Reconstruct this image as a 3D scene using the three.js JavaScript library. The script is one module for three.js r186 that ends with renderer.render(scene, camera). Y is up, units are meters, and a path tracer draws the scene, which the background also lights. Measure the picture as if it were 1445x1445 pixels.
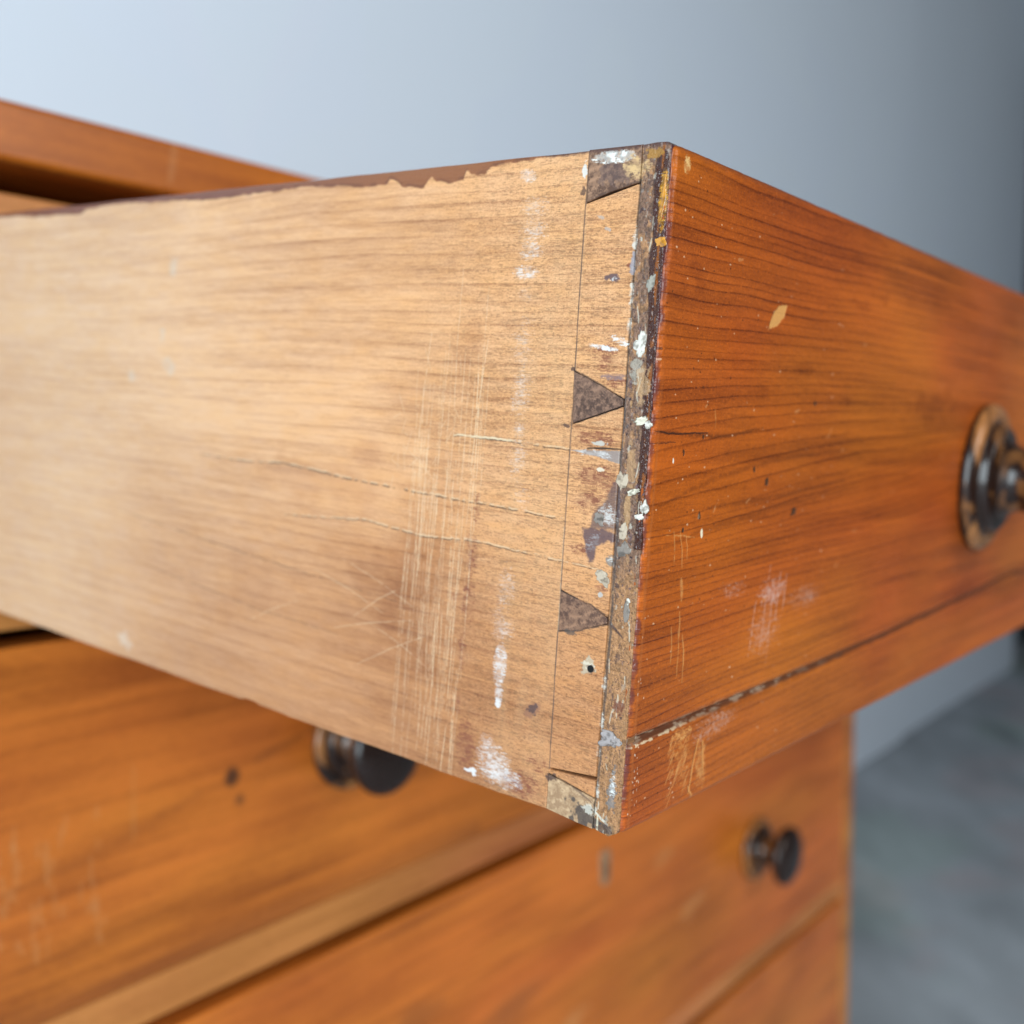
import * as THREE from 'three';
import { mergeGeometries } from 'three/addons/utils/BufferGeometryUtils.js';

// ---------------------------------------------------------------- camera, light, exposure
const FLOOR = 0.722;                       // the drawer's lower front corner stands this high above the floor
const scene = new THREE.Scene();
scene.background = new THREE.Color(0.045, 0.047, 0.05);
const camera = new THREE.PerspectiveCamera(50.84, 1, 0.01, 60);
camera.position.set(-0.17877, 0.07824 + FLOOR, 0.11414);
camera.rotation.set(-0.06265, -0.89842, 0.00181, 'YXZ');
camera.focus = 0.212;
camera.userData.fStop = 10.5;
scene.add(camera);

const renderer = new THREE.WebGLRenderer({ antialias: true });
renderer.toneMapping = THREE.LinearToneMapping;
renderer.toneMappingExposure = 1.55;
renderer.shadowMap.enabled = true;

function areaLight(color, intensity, w, h, at, to) {
  const l = new THREE.RectAreaLight(new THREE.Color().setRGB(...color), intensity, w, h);
  l.position.set(...at); l.lookAt(...to); scene.add(l);
  return l;
}
areaLight([0.8, 0.93, 1.0], 6.5, 2.0, 2.0, [-2.1, 1.25, 1.1], [0.4, 0.75, -0.5]);      // daylight from the open doorway behind the viewer's left shoulder
areaLight([1.0, 0.96, 0.9], 3.7, 1.1, 1.0, [0.5, 1.45, 1.75], [0.6, 0.55, -0.2]);         // a smaller window in front of the chest, behind the viewer

// ---------------------------------------------------------------- helpers
function rng(seed) {
  return () => { seed |= 0; seed = (seed + 0x6d2b79f5) | 0; let t = Math.imul(seed ^ (seed >>> 15), 1 | seed); t = (t + Math.imul(t ^ (t >>> 7), 61 | t)) ^ t; return ((t ^ (t >>> 14)) >>> 0) / 4294967296; };
}
const LAT = (() => { const r = rng(77), a = new Float32Array(65536); for (let i = 0; i < 65536; i++) a[i] = r(); return a; })();
function noise(x, y, s = 0) {              // smooth value noise, 0..1
  const xi = Math.floor(x), yi = Math.floor(y), fx = x - xi, fy = y - yi, u = fx * fx * (3 - 2 * fx), v = fy * fy * (3 - 2 * fy);
  const h = (a, b) => LAT[(Math.imul(a + s * 131, 73856093) ^ Math.imul(b + s * 17, 19349663)) >>> 7 & 65535];
  const a = h(xi, yi), b = h(xi + 1, yi), c = h(xi, yi + 1), d = h(xi + 1, yi + 1);
  return a + (b - a) * u + (c - a) * v + (a - b - c + d) * u * v;
}
function fbm(x, y, s = 0, n = 4) { let t = 0, a = 0.5, w = 0; for (let i = 0; i < n; i++) { t += a * noise(x, y, s + i); w += a; x *= 2.03; y *= 2.03; a *= 0.5; } return t / w; }
const clamp = (x, a = 0, b = 1) => Math.min(b, Math.max(a, x));
const smooth = (a, b, x) => { const t = clamp((x - a) / (b - a)); return t * t * (3 - 2 * t); };
const lerp = (a, b, t) => a + (b - a) * t;
const toSRGB = (c) => (c <= 0.0031308 ? 12.92 * c : 1.055 * Math.pow(c, 1 / 2.4) - 0.055);

/** A painted surface in millimetres: albedo (linear), height (mm) and roughness, with brushes for wear that has a shape of its own. */
class Board {
  constructor(w, h, scale, x0, y0) { Object.assign(this, { w, h, scale, x0, y0 }); const n = w * h; this.c = new Float32Array(n * 3); this.z = new Float32Array(n); this.r = new Float32Array(n); }
  fill(f) {
    const out = [0, 0, 0, 0, 0];
    for (let j = 0; j < this.h; j++) for (let i = 0; i < this.w; i++) {
      f(this.x0 + (i + 0.5) / this.scale, this.y0 + (j + 0.5) / this.scale, out);
      const k = j * this.w + i;
      this.c[k * 3] = out[0]; this.c[k * 3 + 1] = out[1]; this.c[k * 3 + 2] = out[2]; this.z[k] = out[3]; this.r[k] = out[4];
    }
    return this;
  }
  /** mask(x, y) -> 0..1 inside a box; mixes colour, adds height, mixes roughness */
  brush(x0, y0, x1, y1, mask, color, { z = 0, rough = null, mul = false } = {}) {
    const s = this.scale, i0 = Math.max(0, Math.floor((x0 - this.x0) * s)), i1 = Math.min(this.w - 1, Math.ceil((x1 - this.x0) * s)), j0 = Math.max(0, Math.floor((y0 - this.y0) * s)), j1 = Math.min(this.h - 1, Math.ceil((y1 - this.y0) * s));
    for (let j = j0; j <= j1; j++) for (let i = i0; i <= i1; i++) {
      const x = this.x0 + (i + 0.5) / s, y = this.y0 + (j + 0.5) / s, m = mask(x, y);
      if (m <= 0.002) continue;
      const k = j * this.w + i;
      if (color) for (let q = 0; q < 3; q++) { const b = this.c[k * 3 + q]; this.c[k * 3 + q] = mul ? b * lerp(1, color[q], m) : lerp(b, color[q], m); }
      this.z[k] += z * m;
      if (rough !== null) this.r[k] = lerp(this.r[k], rough, m);
    }
  }
  blob(cx, cy, rx, ry, rot, color, alpha, o = {}) {
    const { amp = 0.5, freq = 1.2, soft = 0.25, seed = 1 } = o, R = Math.max(rx, ry) * (1 + amp), cs = Math.cos(rot), sn = Math.sin(rot);
    this.brush(cx - R, cy - R, cx + R, cy + R, (x, y) => {
      const dx = x - cx, dy = y - cy, u = (dx * cs + dy * sn) / rx, v = (-dx * sn + dy * cs) / ry;
      return alpha * smooth(0, soft, 1 - Math.hypot(u, v) + amp * 2 * (fbm(x * freq, y * freq, seed, 3) - 0.5));
    }, color, o);
  }
  stroke(pts, width, color, alpha, o = {}) {
    const { taper = true, wob = 0, breakup = 0, seed = 3, soft = 0.5 } = o;
    let x0 = 1e9, y0 = 1e9, x1 = -1e9, y1 = -1e9, len = 0; const acc = [0];
    pts.forEach(([x, y], i) => { x0 = Math.min(x0, x); x1 = Math.max(x1, x); y0 = Math.min(y0, y); y1 = Math.max(y1, y); if (i) { len += Math.hypot(x - pts[i - 1][0], y - pts[i - 1][1]); acc.push(len); } });
    const p = width + wob + 0.3;
    this.brush(x0 - p, y0 - p, x1 + p, y1 + p, (x, y) => {
      const X = x + wob * 2 * (fbm(x * 0.35, y * 0.35, seed, 3) - 0.5), Y = y + wob * (1.5 * (fbm(x * 0.13 + 40, y * 0.35, seed, 3) - 0.5) + 0.7 * (noise(x * 1.15, y * 0.6, seed + 2) - 0.5));
      let best = 1e9, at = 0;
      for (let i = 1; i < pts.length; i++) {
        const [ax, ay] = pts[i - 1], bx = pts[i][0] - ax, by = pts[i][1] - ay, t = clamp(((X - ax) * bx + (Y - ay) * by) / (bx * bx + by * by + 1e-9)), d = Math.hypot(X - ax - bx * t, Y - ay - by * t);
        if (d < best) { best = d; at = (acc[i - 1] + t * (acc[i] - acc[i - 1])) / len; }
      }
      const w = width * 0.5 * (taper ? Math.sqrt(Math.max(0, 4 * at * (1 - at))) * 0.8 + 0.2 : 1);
      let m = 1 - smooth(w * (1 - soft), w * (1 + soft) + 0.04, best);
      if (breakup) m *= smooth(breakup - 0.2, breakup + 0.1, fbm(x * 0.9, y * 0.9, seed + 9, 3));
      return alpha * m;
    }, color, o);
  }
  poly(pts, color, alpha, o = {}) {
    const { soft = 0.25, amp = 0.2, freq = 2, seed = 5 } = o;
    let x0 = 1e9, y0 = 1e9, x1 = -1e9, y1 = -1e9; for (const [x, y] of pts) { x0 = Math.min(x0, x); x1 = Math.max(x1, x); y0 = Math.min(y0, y); y1 = Math.max(y1, y); }
    this.brush(x0 - 1, y0 - 1, x1 + 1, y1 + 1, (x, y) => {
      let d = 1e9, inside = false;
      for (let i = 0, j = pts.length - 1; i < pts.length; j = i++) {
        const [ax, ay] = pts[i], [bx, by] = pts[j];
        if (ay > y !== by > y && x < ((bx - ax) * (y - ay)) / (by - ay) + ax) inside = !inside;
        const t = clamp(((x - ax) * (bx - ax) + (y - ay) * (by - ay)) / ((bx - ax) ** 2 + (by - ay) ** 2 + 1e-9)); d = Math.min(d, Math.hypot(x - ax - t * (bx - ax), y - ay - t * (by - ay)));
      }
      return alpha * smooth(-soft, soft, (inside ? d : -d) + amp * 2 * (fbm(x * freq, y * freq, seed, 3) - 0.5));
    }, color, o);
  }
  /** paint or wax caught on the grain: an ellipse broken into horizontal flecks */
  smear(cx, cy, rx, ry, rot, color, alpha, o = {}) {
    const { thr = 0.5, fx = 0.55, fy = 2.6, seed = 21 } = o, R = Math.max(rx, ry), cs = Math.cos(rot), sn = Math.sin(rot);
    this.brush(cx - R, cy - R, cx + R, cy + R, (x, y) => {
      const dx = x - cx, dy = y - cy, u = (dx * cs + dy * sn) / rx, v = (-dx * sn + dy * cs) / ry, e = 1 - u * u - v * v;
      if (e <= 0) return 0;
      const f = fbm(x * fx, y * fy * 1.5, seed, 4) * 0.5 + noise(x * 1.7, y * 7.4, seed + 5) * 0.27 + noise(x * 5.2, y * 6.4, seed + 6) * 0.23, g = fbm(x * 0.8, y * 1.1, seed + 8, 2);
      return alpha * (0.35 + 0.65 * smooth(0.3, 0.65, g)) * smooth(thr - 0.05, thr + 0.2, f + 0.3 * (e - 0.62)) * smooth(0, 0.3, e + 0.5 * (g - 0.5));
    }, color, o);
  }
  maps(bump = 1, tone = 1) {
    const n = this.w * this.h, c = new Uint8Array(n * 4), r = new Uint8Array(n * 4), z = new Float32Array(n * 4);
    for (let k = 0; k < n; k++) {
      for (let q = 0; q < 3; q++) c[k * 4 + q] = 255 * toSRGB(clamp(this.c[k * 3 + q] * tone));
      c[k * 4 + 3] = 255;
      r[k * 4] = r[k * 4 + 1] = r[k * 4 + 2] = 255 * clamp(this.r[k], 0.03, 1); r[k * 4 + 3] = 255;
      z[k * 4] = z[k * 4 + 1] = z[k * 4 + 2] = this.z[k] * 0.5 + 0.5; z[k * 4 + 3] = 1;
    }
    const tex = (d, type) => {
      const t = new THREE.DataTexture(d, this.w, this.h, THREE.RGBAFormat, type);
      t.wrapS = t.wrapT = THREE.MirroredRepeatWrapping; t.magFilter = THREE.LinearFilter; t.minFilter = THREE.LinearFilter;
      const sx = 1000 * this.scale / this.w, sy = 1000 * this.scale / this.h;          // uv come in metres
      t.repeat.set(sx, sy); t.offset.set(-this.x0 * this.scale / this.w, -this.y0 * this.scale / this.h); t.needsUpdate = true;
      return t;
    };
    const map = tex(c, THREE.UnsignedByteType); map.colorSpace = THREE.SRGBColorSpace;
    return { map, roughnessMap: tex(r, THREE.UnsignedByteType), bumpMap: tex(z, THREE.FloatType), bumpScale: 0.002 * bump, roughness: 1 };
  }
}
const physical = (o) => new THREE.MeshPhysicalMaterial(o);

// ring lines of a plank: positions across the board with their own spacing and strength
function ringTable(from, to, spacing, seed) {
  const r = rng(seed), a = []; let y = from;
  while (y < to) { const s = spacing(y) * (0.65 + 0.7 * r()); a.push([y, s, 0.55 + 0.45 * r()]); y += s; }
  return a;
}
function ringAt(table, y) {                // [phase 0..1 within the ring, strength]
  let lo = 0, hi = table.length - 1;
  while (lo < hi) { const m = (lo + hi + 1) >> 1; if (table[m][0] <= y) lo = m; else hi = m - 1; }
  const [a, s, k] = table[lo]; return [clamp((y - a) / s), k];
}

// ---------------------------------------------------------------- the drawer's side: raw pale pine with stained dovetail corner
// across = millimetres back from the front, up = millimetres above the lower edge
const sideBoard = new Board(2048, 1024, 7.143, 0, -4);
{
  const T = ringTable(-30, 180, (y) => (y < 30 ? 3.6 : y < 78 ? 2.5 : 3.1), 11);
  sideBoard.fill((x, y, o) => {
    const lapZone = 1 - smooth(6.8, 7.0, x);
    if (lapZone > 0.5) {                   // end grain of the front board
      const g = fbm(x * 1.5, y * 1.5, 31, 4), f = noise(x * 5, y * 5, 35), d = fbm(x * 2.2 + y * 0.8, y * 1.1 - x * 1.3, 38, 3), top = smooth(38, 62, y + 14 * (fbm(x * 0.4, y * 0.12, 41, 2) - 0.5));
      const m = clamp(0.45 + 1.6 * (g - 0.5) + 0.7 * (f - 0.5));
      const raw = [0.44, 0.21, 0.085], grey = [0.215, 0.115, 0.074], dark = [0.06, 0.03, 0.024], pit = noise(x * 2.4, y * 2.4, 43), chip = fbm(x * 0.9 + 20, y * 0.5, 45, 4);
      for (let q = 0; q < 3; q++) { let c = lerp(raw[q], grey[q], top * (0.75 + 0.25 * d)); c = lerp(c, dark[q], (0.22 + 0.3 * top) * smooth(0.5, 0.72, d * 0.6 + g * 0.4) + 0.75 * smooth(0.6, 0.78, f) * smooth(0.42, 0.58, g)); c = lerp(c, raw[q] * 0.9, 0.75 * smooth(0.6, 0.68, chip)); c = lerp(c, [0.45, 0.42, 0.38][q], 0.35 * top * smooth(0.84, 0.92, pit)); o[q] = c * (0.5 + 0.95 * m); }
      o[3] = 0.42 * (g - 0.5) + 0.14 * (f - 0.5) + 0.2 * (d - 0.5) + 0.25 * (chip - 0.5); o[4] = 0.5 + 0.2 * f;
      return;
    }
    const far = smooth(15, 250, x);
    const wy = y + 3.6 * (fbm(x * 0.011, y * 0.02, 3, 3) - 0.5) + 0.9 * (fbm(x * 0.05, y * 0.11, 7, 3) - 0.5) + 0.035 * (x - 60) * smooth(90, 40, y) * 0.6 + 5 * smooth(90, 240, x) * (y - 60) / 90;
    const [ph, k] = ringAt(T, wy), patch = fbm(x * 0.02, y * 0.05, 13, 3), part = smooth(0.32, 0.62, fbm(x * 0.022 + 9, wy * 0.16, 15, 3));
    const line = Math.pow(ph, 7) * (1 - smooth(0.94, 1, ph)) * k, fib = 0.5 * noise(x * 0.5, y * 7, 17) + 0.5 * noise(x * 0.22, y * 3.6, 16), fib2 = noise(x * 1.6, y * 9, 18), fine = noise(x * 4.4, y * 6.8, 19), broad = fbm(x * 0.03, y * 0.6, 23, 3);
    const near = smooth(85, 25, x), rough = smooth(0.45, 0.65, patch);
    let dark = line * (0.35 + 0.65 * part) * 0.72 + (broad - 0.5) * 0.5 + (fib - 0.5) * 0.55 + (fib2 - 0.5) * (0.16 + 0.26 * near) + (fine - 0.5) * (0.14 + 0.42 * near) + (patch - 0.5) * 0.5;
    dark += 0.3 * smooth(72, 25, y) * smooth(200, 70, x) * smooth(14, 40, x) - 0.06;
    const red = smooth(80, 10, y) * 0.25 * fbm(x * 0.03, y * 0.03, 27, 2);
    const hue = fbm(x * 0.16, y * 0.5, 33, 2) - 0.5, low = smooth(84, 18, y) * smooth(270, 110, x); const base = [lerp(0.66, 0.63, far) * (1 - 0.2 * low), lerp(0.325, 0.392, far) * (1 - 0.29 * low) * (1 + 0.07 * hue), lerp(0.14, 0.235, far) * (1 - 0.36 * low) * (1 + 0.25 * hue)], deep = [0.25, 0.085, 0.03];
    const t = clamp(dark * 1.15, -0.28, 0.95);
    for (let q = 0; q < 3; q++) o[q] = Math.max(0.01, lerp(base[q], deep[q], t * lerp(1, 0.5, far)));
    o[1] *= 1 - 0.1 * red; o[2] *= 1 - 0.22 * red;
    const flake = Math.max(smooth(0.74, 0.86, noise(x * 1.9, y * 7.5, 29)), 0.8 * smooth(0.66, 0.85, noise(x * 0.62, y * 7.1, 47))) * near; for (let q = 0; q < 3; q++) o[q] *= (1 - 0.42 * flake) * (1 + 0.14 * near * (noise(x * 6.3, y * 6.9, 30) - 0.5));
    o[3] = -0.05 * line + 0.03 * (fib - 0.5) + 0.03 * (fine - 0.5) + 0.02 * (fib2 - 0.5) - 0.03 * flake; o[4] = 0.62 + 0.12 * fine + 0.06 * rough;
  });
  const B = sideBoard, white = [0.82, 0.82, 0.82], umber = [0.085, 0.042, 0.032], violet = [0.11, 0.06, 0.065], wine = [0.2, 0.05, 0.026], bare = [0.7, 0.44, 0.2], pale = [0.78, 0.54, 0.33];
  // handling stains: soft brown clouds on the lower half
  for (const [x, y, rx, ry, a] of [[92, 62, 26, 9, 0.3], [70, 44, 30, 10, 0.3], [66, 84, 14, 12, 0.22], [52, 95, 9, 12, 0.28], [120, 30, 40, 12, 0.2], [55, 60, 14, 22, 0.3], [62, 30, 12, 20, 0.5], [66, 46, 14, 12, 0.4], [80, 70, 18, 5, 0.35], [58, 50, 10, 5, 0.4], [74, 22, 22, 6, 0.35], [48, 92, 6, 5, 0.35], [200, 28, 40, 14, 0.1], [210, 108, 30, 6, 0.14]])
    B.blob(x, y, rx, ry, 0.03, [0.66, 0.52, 0.42], a * 1.15, { mul: true, amp: 0.9, freq: 0.13, soft: 0.9, seed: 50 + x });
  // planed strip next to the joint is a little cleaner and yellower
  B.brush(19, -4, 38, 140, (x, y) => 0.16 * smooth(38, 33, x) * fbm(x * 0.4, y * 0.1, 61, 2), [0.72, 0.47, 0.25]);
  // long drying cracks with pale lifted lips
  for (const [p, w, lip] of [[[[50.9, 76.4], [34.8, 76.5], [19.2, 75.7]], 0.22, 1], [[[144, 64.5], [122, 64.1], [108, 65], [83, 63.5], [60, 62.6], [42, 62.2], [19, 61.4]], 0.3, 1], [[[107, 52], [78.5, 54.1], [58, 52.9], [41.5, 53.7], [18.2, 52.8], [10.1, 52.3]], 0.2, 1], [[[190, 45], [140, 41], [95, 38], [60, 36.5]], 0.35, 0], [[[170, 30], [120, 26], [85, 25]], 0.3, 0]]) {
    if (lip) B.stroke(p.map(([x, y]) => [x, y + 0.28]), 0.5, pale, 0.55, { wob: 0.35, seed: 71, z: 0.05, breakup: 0.5 });
    B.stroke(p, w, [0.07, 0.04, 0.025], lip ? 0.8 : 0.4, { wob: 0.35, seed: 71, z: -0.16, breakup: 0.42 });
  }
  B.stroke([[50.9, 76.6], [43, 76.7], [34, 76.6]], 0.4, [0.8, 0.66, 0.44], 0.65, { wob: 0.35, seed: 72, z: 0.04, breakup: 0.4 });
  // saw and sandpaper scratches, nearly upright
  const r = rng(5);
  for (let i = 0; i < 105; i++) {
    const x = 43 + 21 * r() + 3 * (r() - 0.5), y = 4 + 84 * r(), l = 6 + 26 * r(), sl = -0.03 + 0.13 * r();
    B.stroke([[x, y + l / 2], [x + sl * l * 0.5 + (r() - 0.5) * 0.5, y], [x + sl * l, y - l / 2]], 0.09 + 0.08 * r(), pale, 0.3 + 0.55 * r(), { z: -0.03, breakup: 0.42, seed: 80 + i, wob: 0.12 });
  }
  for (const [x0, y0, x1, y1] of [[50.7, 114, 51.1, 78.7], [57.5, 88, 60.8, 14], [58.6, 88, 61.9, 14], [53.5, 97, 56.5, 30], [54.4, 95, 57.6, 20], [47, 86, 50, 8], [48.2, 60, 50.8, 2], [43.3, 109, 44.3, 32], [62, 52, 64.4, 4], [63, 52, 65.2, 4], [52, 60, 55.5, 6]])
    B.stroke([[x0, y0], [(x0 + x1) / 2 + 0.4, (y0 + y1) / 2], [x1, y1]], 0.17, [0.82, 0.6, 0.38], 0.42, { z: -0.03, breakup: 0.44, seed: 140 + x0, wob: 0.15 });
  for (const [x0, y0, x1, y1] of [[85, 44, 60, 36], [80, 30.4, 65, 39.7], [74.6, 30, 55, 23], [88, 26, 60, 33], [66, 73, 56, 66], [57, 74, 64, 68], [78, 19, 56, 30], [95, 40, 70, 33], [120, 22, 100, 31]])
    B.stroke([[x0, y0], [(x0 + x1) / 2, (y0 + y1) / 2 + 0.5], [x1, y1]], 0.16, pale, 0.5, { z: -0.02, breakup: 0.4, seed: 160 + x0, wob: 0.2 });
  for (let i = 0; i < 26; i++) { const x = 50 + 20 * r(), y = 60 + 36 * r(), a = r() * 6.28, l = 3 + 5 * r(); B.stroke([[x, y], [x + l * Math.cos(a) * 0.5, y + l * Math.sin(a)]], 0.15, pale, 0.4, { seed: 190 + i }); }
  // dark red remains of stain in the grain
  for (const [x, y, rx, ry, a, t] of [[42.8, 61, 1.6, 5, 0.75, 0.5], [43.6, 51, 2.2, 6, 0.85, 0.46], [43.9, 40, 2.6, 7, 0.9, 0.45], [44.7, 29, 1.7, 5, 0.8, 0.48], [41.8, 8, 3.6, 7.5, 0.7, 0.4], [45, 17, 1.2, 4, 0.6, 0.5], [48, 41, 4, 2, 0.5, 0.55]])
    B.smear(x, y, rx, ry, -0.04, wine, a, { thr: t, fx: 0.9, fy: 2.2, seed: 200 + y });
  for (const [x, y, rx, ry, t] of [[12, 95, 3.6, 4, 0.5], [13, 78.5, 6, 2.4, 0.47], [12.5, 71, 5.5, 3, 0.46], [14, 66, 5, 3, 0.5], [9.5, 90.5, 3, 2, 0.45], [9, 69, 2.4, 5, 0.52], [15, 56, 4, 2, 0.56], [26, 3.5, 6, 3.5, 0.46], [22, 9, 4, 3, 0.55]])
    B.smear(x, y, rx, ry, 0, wine, 0.85, { thr: t - 0.04, fx: 0.5, fy: 2.6, seed: 220 + y });
  // chalky paint and wax smears in a column in front of the joint
  for (const [x, y, rx, ry, a, t] of [[34.4, 131.2, 2.3, 1.7, 0.85, 0.36], [32, 125, 4.5, 3, 0.45, 0.5], [32, 120, 4.2, 3, 0.55, 0.47], [32.5, 116, 3.6, 2.4, 0.65, 0.46], [33.4, 111.6, 3.4, 1.8, 0.9, 0.4], [33, 107, 2.5, 2, 0.4, 0.52], [33, 97, 3.5, 8, 0.35, 0.54], [32.7, 87, 3, 7, 0.5, 0.5], [32.4, 73, 3, 6, 0.45, 0.52], [32.6, 79, 2, 2, 0.65, 0.44], [31, 65, 3, 4, 0.35, 0.53], [33.4, 45, 3, 6, 0.5, 0.5], [33, 36, 3.4, 3, 0.5, 0.48], [33.8, 28, 1.9, 5.5, 0.95, 0.33], [33.6, 22, 1.2, 4, 0.8, 0.38], [33.6, 19.6, 0.9, 1.1, 1, 0.2], [34, 6, 5.4, 5, 0.85, 0.4], [30.5, 3.6, 5.5, 2.8, 0.8, 0.4], [36, 10, 2.5, 3, 0.6, 0.47], [35, 38, 2, 9, 0.25, 0.52]])
    B.smear(x, y, rx * 1.1, ry, 0.05, white, a * 0.62, { thr: t + 0.03, seed: 240 + y, z: 0.03, rough: 0.45, fx: 0.8, fy: 3.6 });
  B.blob(39.6, 2.6, 2, 0.8, 0, [0.8, 0.8, 0.8], 0.75, { amp: 0.9, freq: 1.6, seed: 261, z: 0.08 });
  B.blob(178, 5.5, 4, 2.6, 0.3, [0.66, 0.6, 0.52], 0.35, { amp: 0.9, freq: 0.5, soft: 0.6, seed: 262 });
  for (const [x, y, rx, ry] of [[158, 116, 2.6, 3.5], [163, 96, 2, 3], [159, 88, 4, 3], [178, 84, 2.5, 2.2]]) B.blob(x, y, rx, ry, 0.2, [0.52, 0.47, 0.4], 0.4, { amp: 0.7, freq: 0.5, soft: 0.8, seed: 263 + x });
  // the maker's scribed line across the joint
  B.stroke([[19.5, 136], [19.5, 110], [19.3, 92], [19.1, 60], [19, 30], [18.8, 9]], 0.2, [0.1, 0.06, 0.045], 0.85, { taper: false, wob: 0.06, z: -0.12, soft: 0.3 });
  B.stroke([[19.3, 60], [19.1, 38]], 0.14, [0.6, 0.45, 0.3], 0.5, { taper: false, breakup: 0.45 });
  B.blob(20.5, 80.7, 1, 0.35, 0.25, umber, 0.85, { seed: 270 }); B.blob(19.8, 92.2, 0.6, 0.4, -0.3, umber, 0.9, { seed: 271 }); B.blob(20.4, 127.2, 0.7, 0.8, 0, umber, 0.8, { seed: 272, amp: 0.8 }); B.blob(20.2, 131.5, 0.7, 1.4, 0, [0.7, 0.68, 0.64], 0.8, { seed: 273, amp: 0.8 });
  // stained end grain of the pins
  const pinTone = (x, y, s) => { const g = fbm(x * 1.3, y * 1.3, s, 4), f = noise(x * 5, y * 5, s + 4), c = 0.5 + 1.3 * (g - 0.5) + 0.55 * (f - 0.5); return clamp(0.5 + 1.7 * (c - 0.5) + 0.9 * (fbm(x * 0.45, y * 0.45, s + 9, 3) - 0.5)); };
  const pin = (pts, lo, hi, s, a = 0.96) => {
    B.poly(pts, lo, a, { soft: 0.15, amp: 0.12, seed: s, rough: 0.6 });
    const [xs, ys] = [pts.map((p) => p[0]), pts.map((p) => p[1])];
    B.brush(Math.min(...xs), Math.min(...ys), Math.max(...xs), Math.max(...ys), (x, y) => {
      let inside = false; for (let i = 0, j = pts.length - 1; i < pts.length; j = i++) { const [ax, ay] = pts[i], [bx, by] = pts[j]; if (ay > y !== by > y && x < ((bx - ax) * (y - ay)) / (by - ay) + ax) inside = !inside; }
      const ring = 0.5 + 0.5 * Math.sin((x * 0.5 + y + 1.5 * fbm(x * 0.3, y * 0.3, s, 2)) * 3.4);
      return inside ? clamp(0.9 * pinTone(x, y, s) * (0.72 + 0.5 * ring * ring)) : 0;
    }, hi, { z: 0.06 });
  };
  pin([[19.6, 137], [19.3, 124.9], [13.7, 126.5], [7, 128], [7, 137]], [0.08, 0.036, 0.023], [0.39, 0.21, 0.12], 301);
  pin([[19.5, 91.8], [16.1, 90.6], [11.7, 88.8], [7, 86.8], [7, 85.4], [12.8, 83.4], [19, 81.2]], [0.06, 0.029, 0.021], [0.3, 0.16, 0.1], 305);
  pin([[19.1, 47], [11.3, 45.1], [7, 43.3], [7, 42], [10.3, 40.8], [15.2, 39], [18.9, 38.4]], [0.08, 0.036, 0.024], [0.34, 0.175, 0.1], 309);
  pin([[18.9, 8], [6.6, 5.8], [6.6, -4], [18.9, -4]], [0.34, 0.2, 0.105], [0.6, 0.39, 0.22], 313);
  B.blob(9.5, 1.8, 4.2, 2.6, 0.1, [0.05, 0.038, 0.036], 0.85, { amp: 1, freq: 0.9, seed: 317, soft: 0.35 }); B.blob(8, 3.2, 1.6, 1, 0, [0.72, 0.66, 0.55], 0.6, { amp: 1.2, freq: 1.5, seed: 318 }); B.blob(18, 7.2, 1.5, 1, -0.4, umber, 0.9, { amp: 0.9, seed: 319 });
  B.stroke([[16.5, 7.6], [11, 6.4], [7, 4.4]], 0.5, umber, 0.6, { wob: 0.5, breakup: 0.42, seed: 320 });
  // upper pin: paint, dirt and a freshly chipped patch
  B.smear(13.2, 133.3, 5.8, 1.4, 0, [0.86, 0.84, 0.78], 1, { thr: 0.3, fx: 1.2, fy: 1.6, seed: 330, z: 0.07 }); B.blob(12.5, 130, 4, 2.2, 0.2, [0.12, 0.075, 0.07], 0.5, { amp: 1, freq: 0.8, seed: 331 });
  B.smear(9, 131, 2.8, 2.4, 0.9, bare, 0.95, { thr: 0.34, fx: 0.9, fy: 1, seed: 332 }); B.smear(6.6, 130.2, 1.6, 2.6, 0.7, bare, 0.7, { thr: 0.42, fx: 1, fy: 1, seed: 333 });
  B.stroke([[19.2, 125.2], [13.7, 126.8], [7.4, 128.2]], 0.3, [0.1, 0.05, 0.03], 0.7, { wob: 0.3, breakup: 0.42, seed: 334 });
  // darker edges and dirt where pins meet tails
  for (const p of [[[19.5, 91.8], [16.1, 90.6], [11.7, 88.8], [7, 86.8]], [[19, 81.2], [12.8, 83.4], [7, 85.4]], [[19.1, 47], [11.3, 45.1], [7, 43.3]], [[18.9, 38.4], [15.2, 39], [7, 42]]]) B.stroke(p, 0.3, [0.05, 0.033, 0.028], 0.75, { wob: 0.35, taper: false, breakup: 0.42, seed: 340 + p[0][1] });
  B.stroke([[7, 43], [4.8, 41.2], [3.2, 40]], 0.4, umber, 0.85, { wob: 0.3 }); B.stroke([[7.2, 42.6], [4, 40.3]], 0.3, umber, 0.8, { wob: 0.3, seed: 9 });
  B.blob(16.3, 38.8, 1.4, 0.5, 0.1, [0.1, 0.07, 0.055], 0.8, { amp: 1, seed: 345 });
  // filled split beside the middle tail
  B.poly([[19.2, 75.9], [7, 76.7], [6.8, 74], [12, 75]], [0.3, 0.23, 0.2], 0.95, { soft: 0.12, amp: 0.12, seed: 350, z: 0.03, rough: 0.45 }); B.smear(13, 75.6, 6, 0.9, 0.02, [0.62, 0.58, 0.55], 0.9, { thr: 0.45, seed: 351 }); B.stroke([[15, 76.6], [11, 76.9], [7, 77]], 0.28, [0.03, 0.02, 0.016], 0.95, { z: -0.2 });
  B.blob(12, 77.8, 1.9, 0.6, 0.06, [0.55, 0.5, 0.43], 0.9, { amp: 0.6, seed: 352, z: 0.06 }); B.blob(11.6, 72.6, 1, 0.4, 0, [0.75, 0.65, 0.5], 0.8, { seed: 353 });
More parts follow.
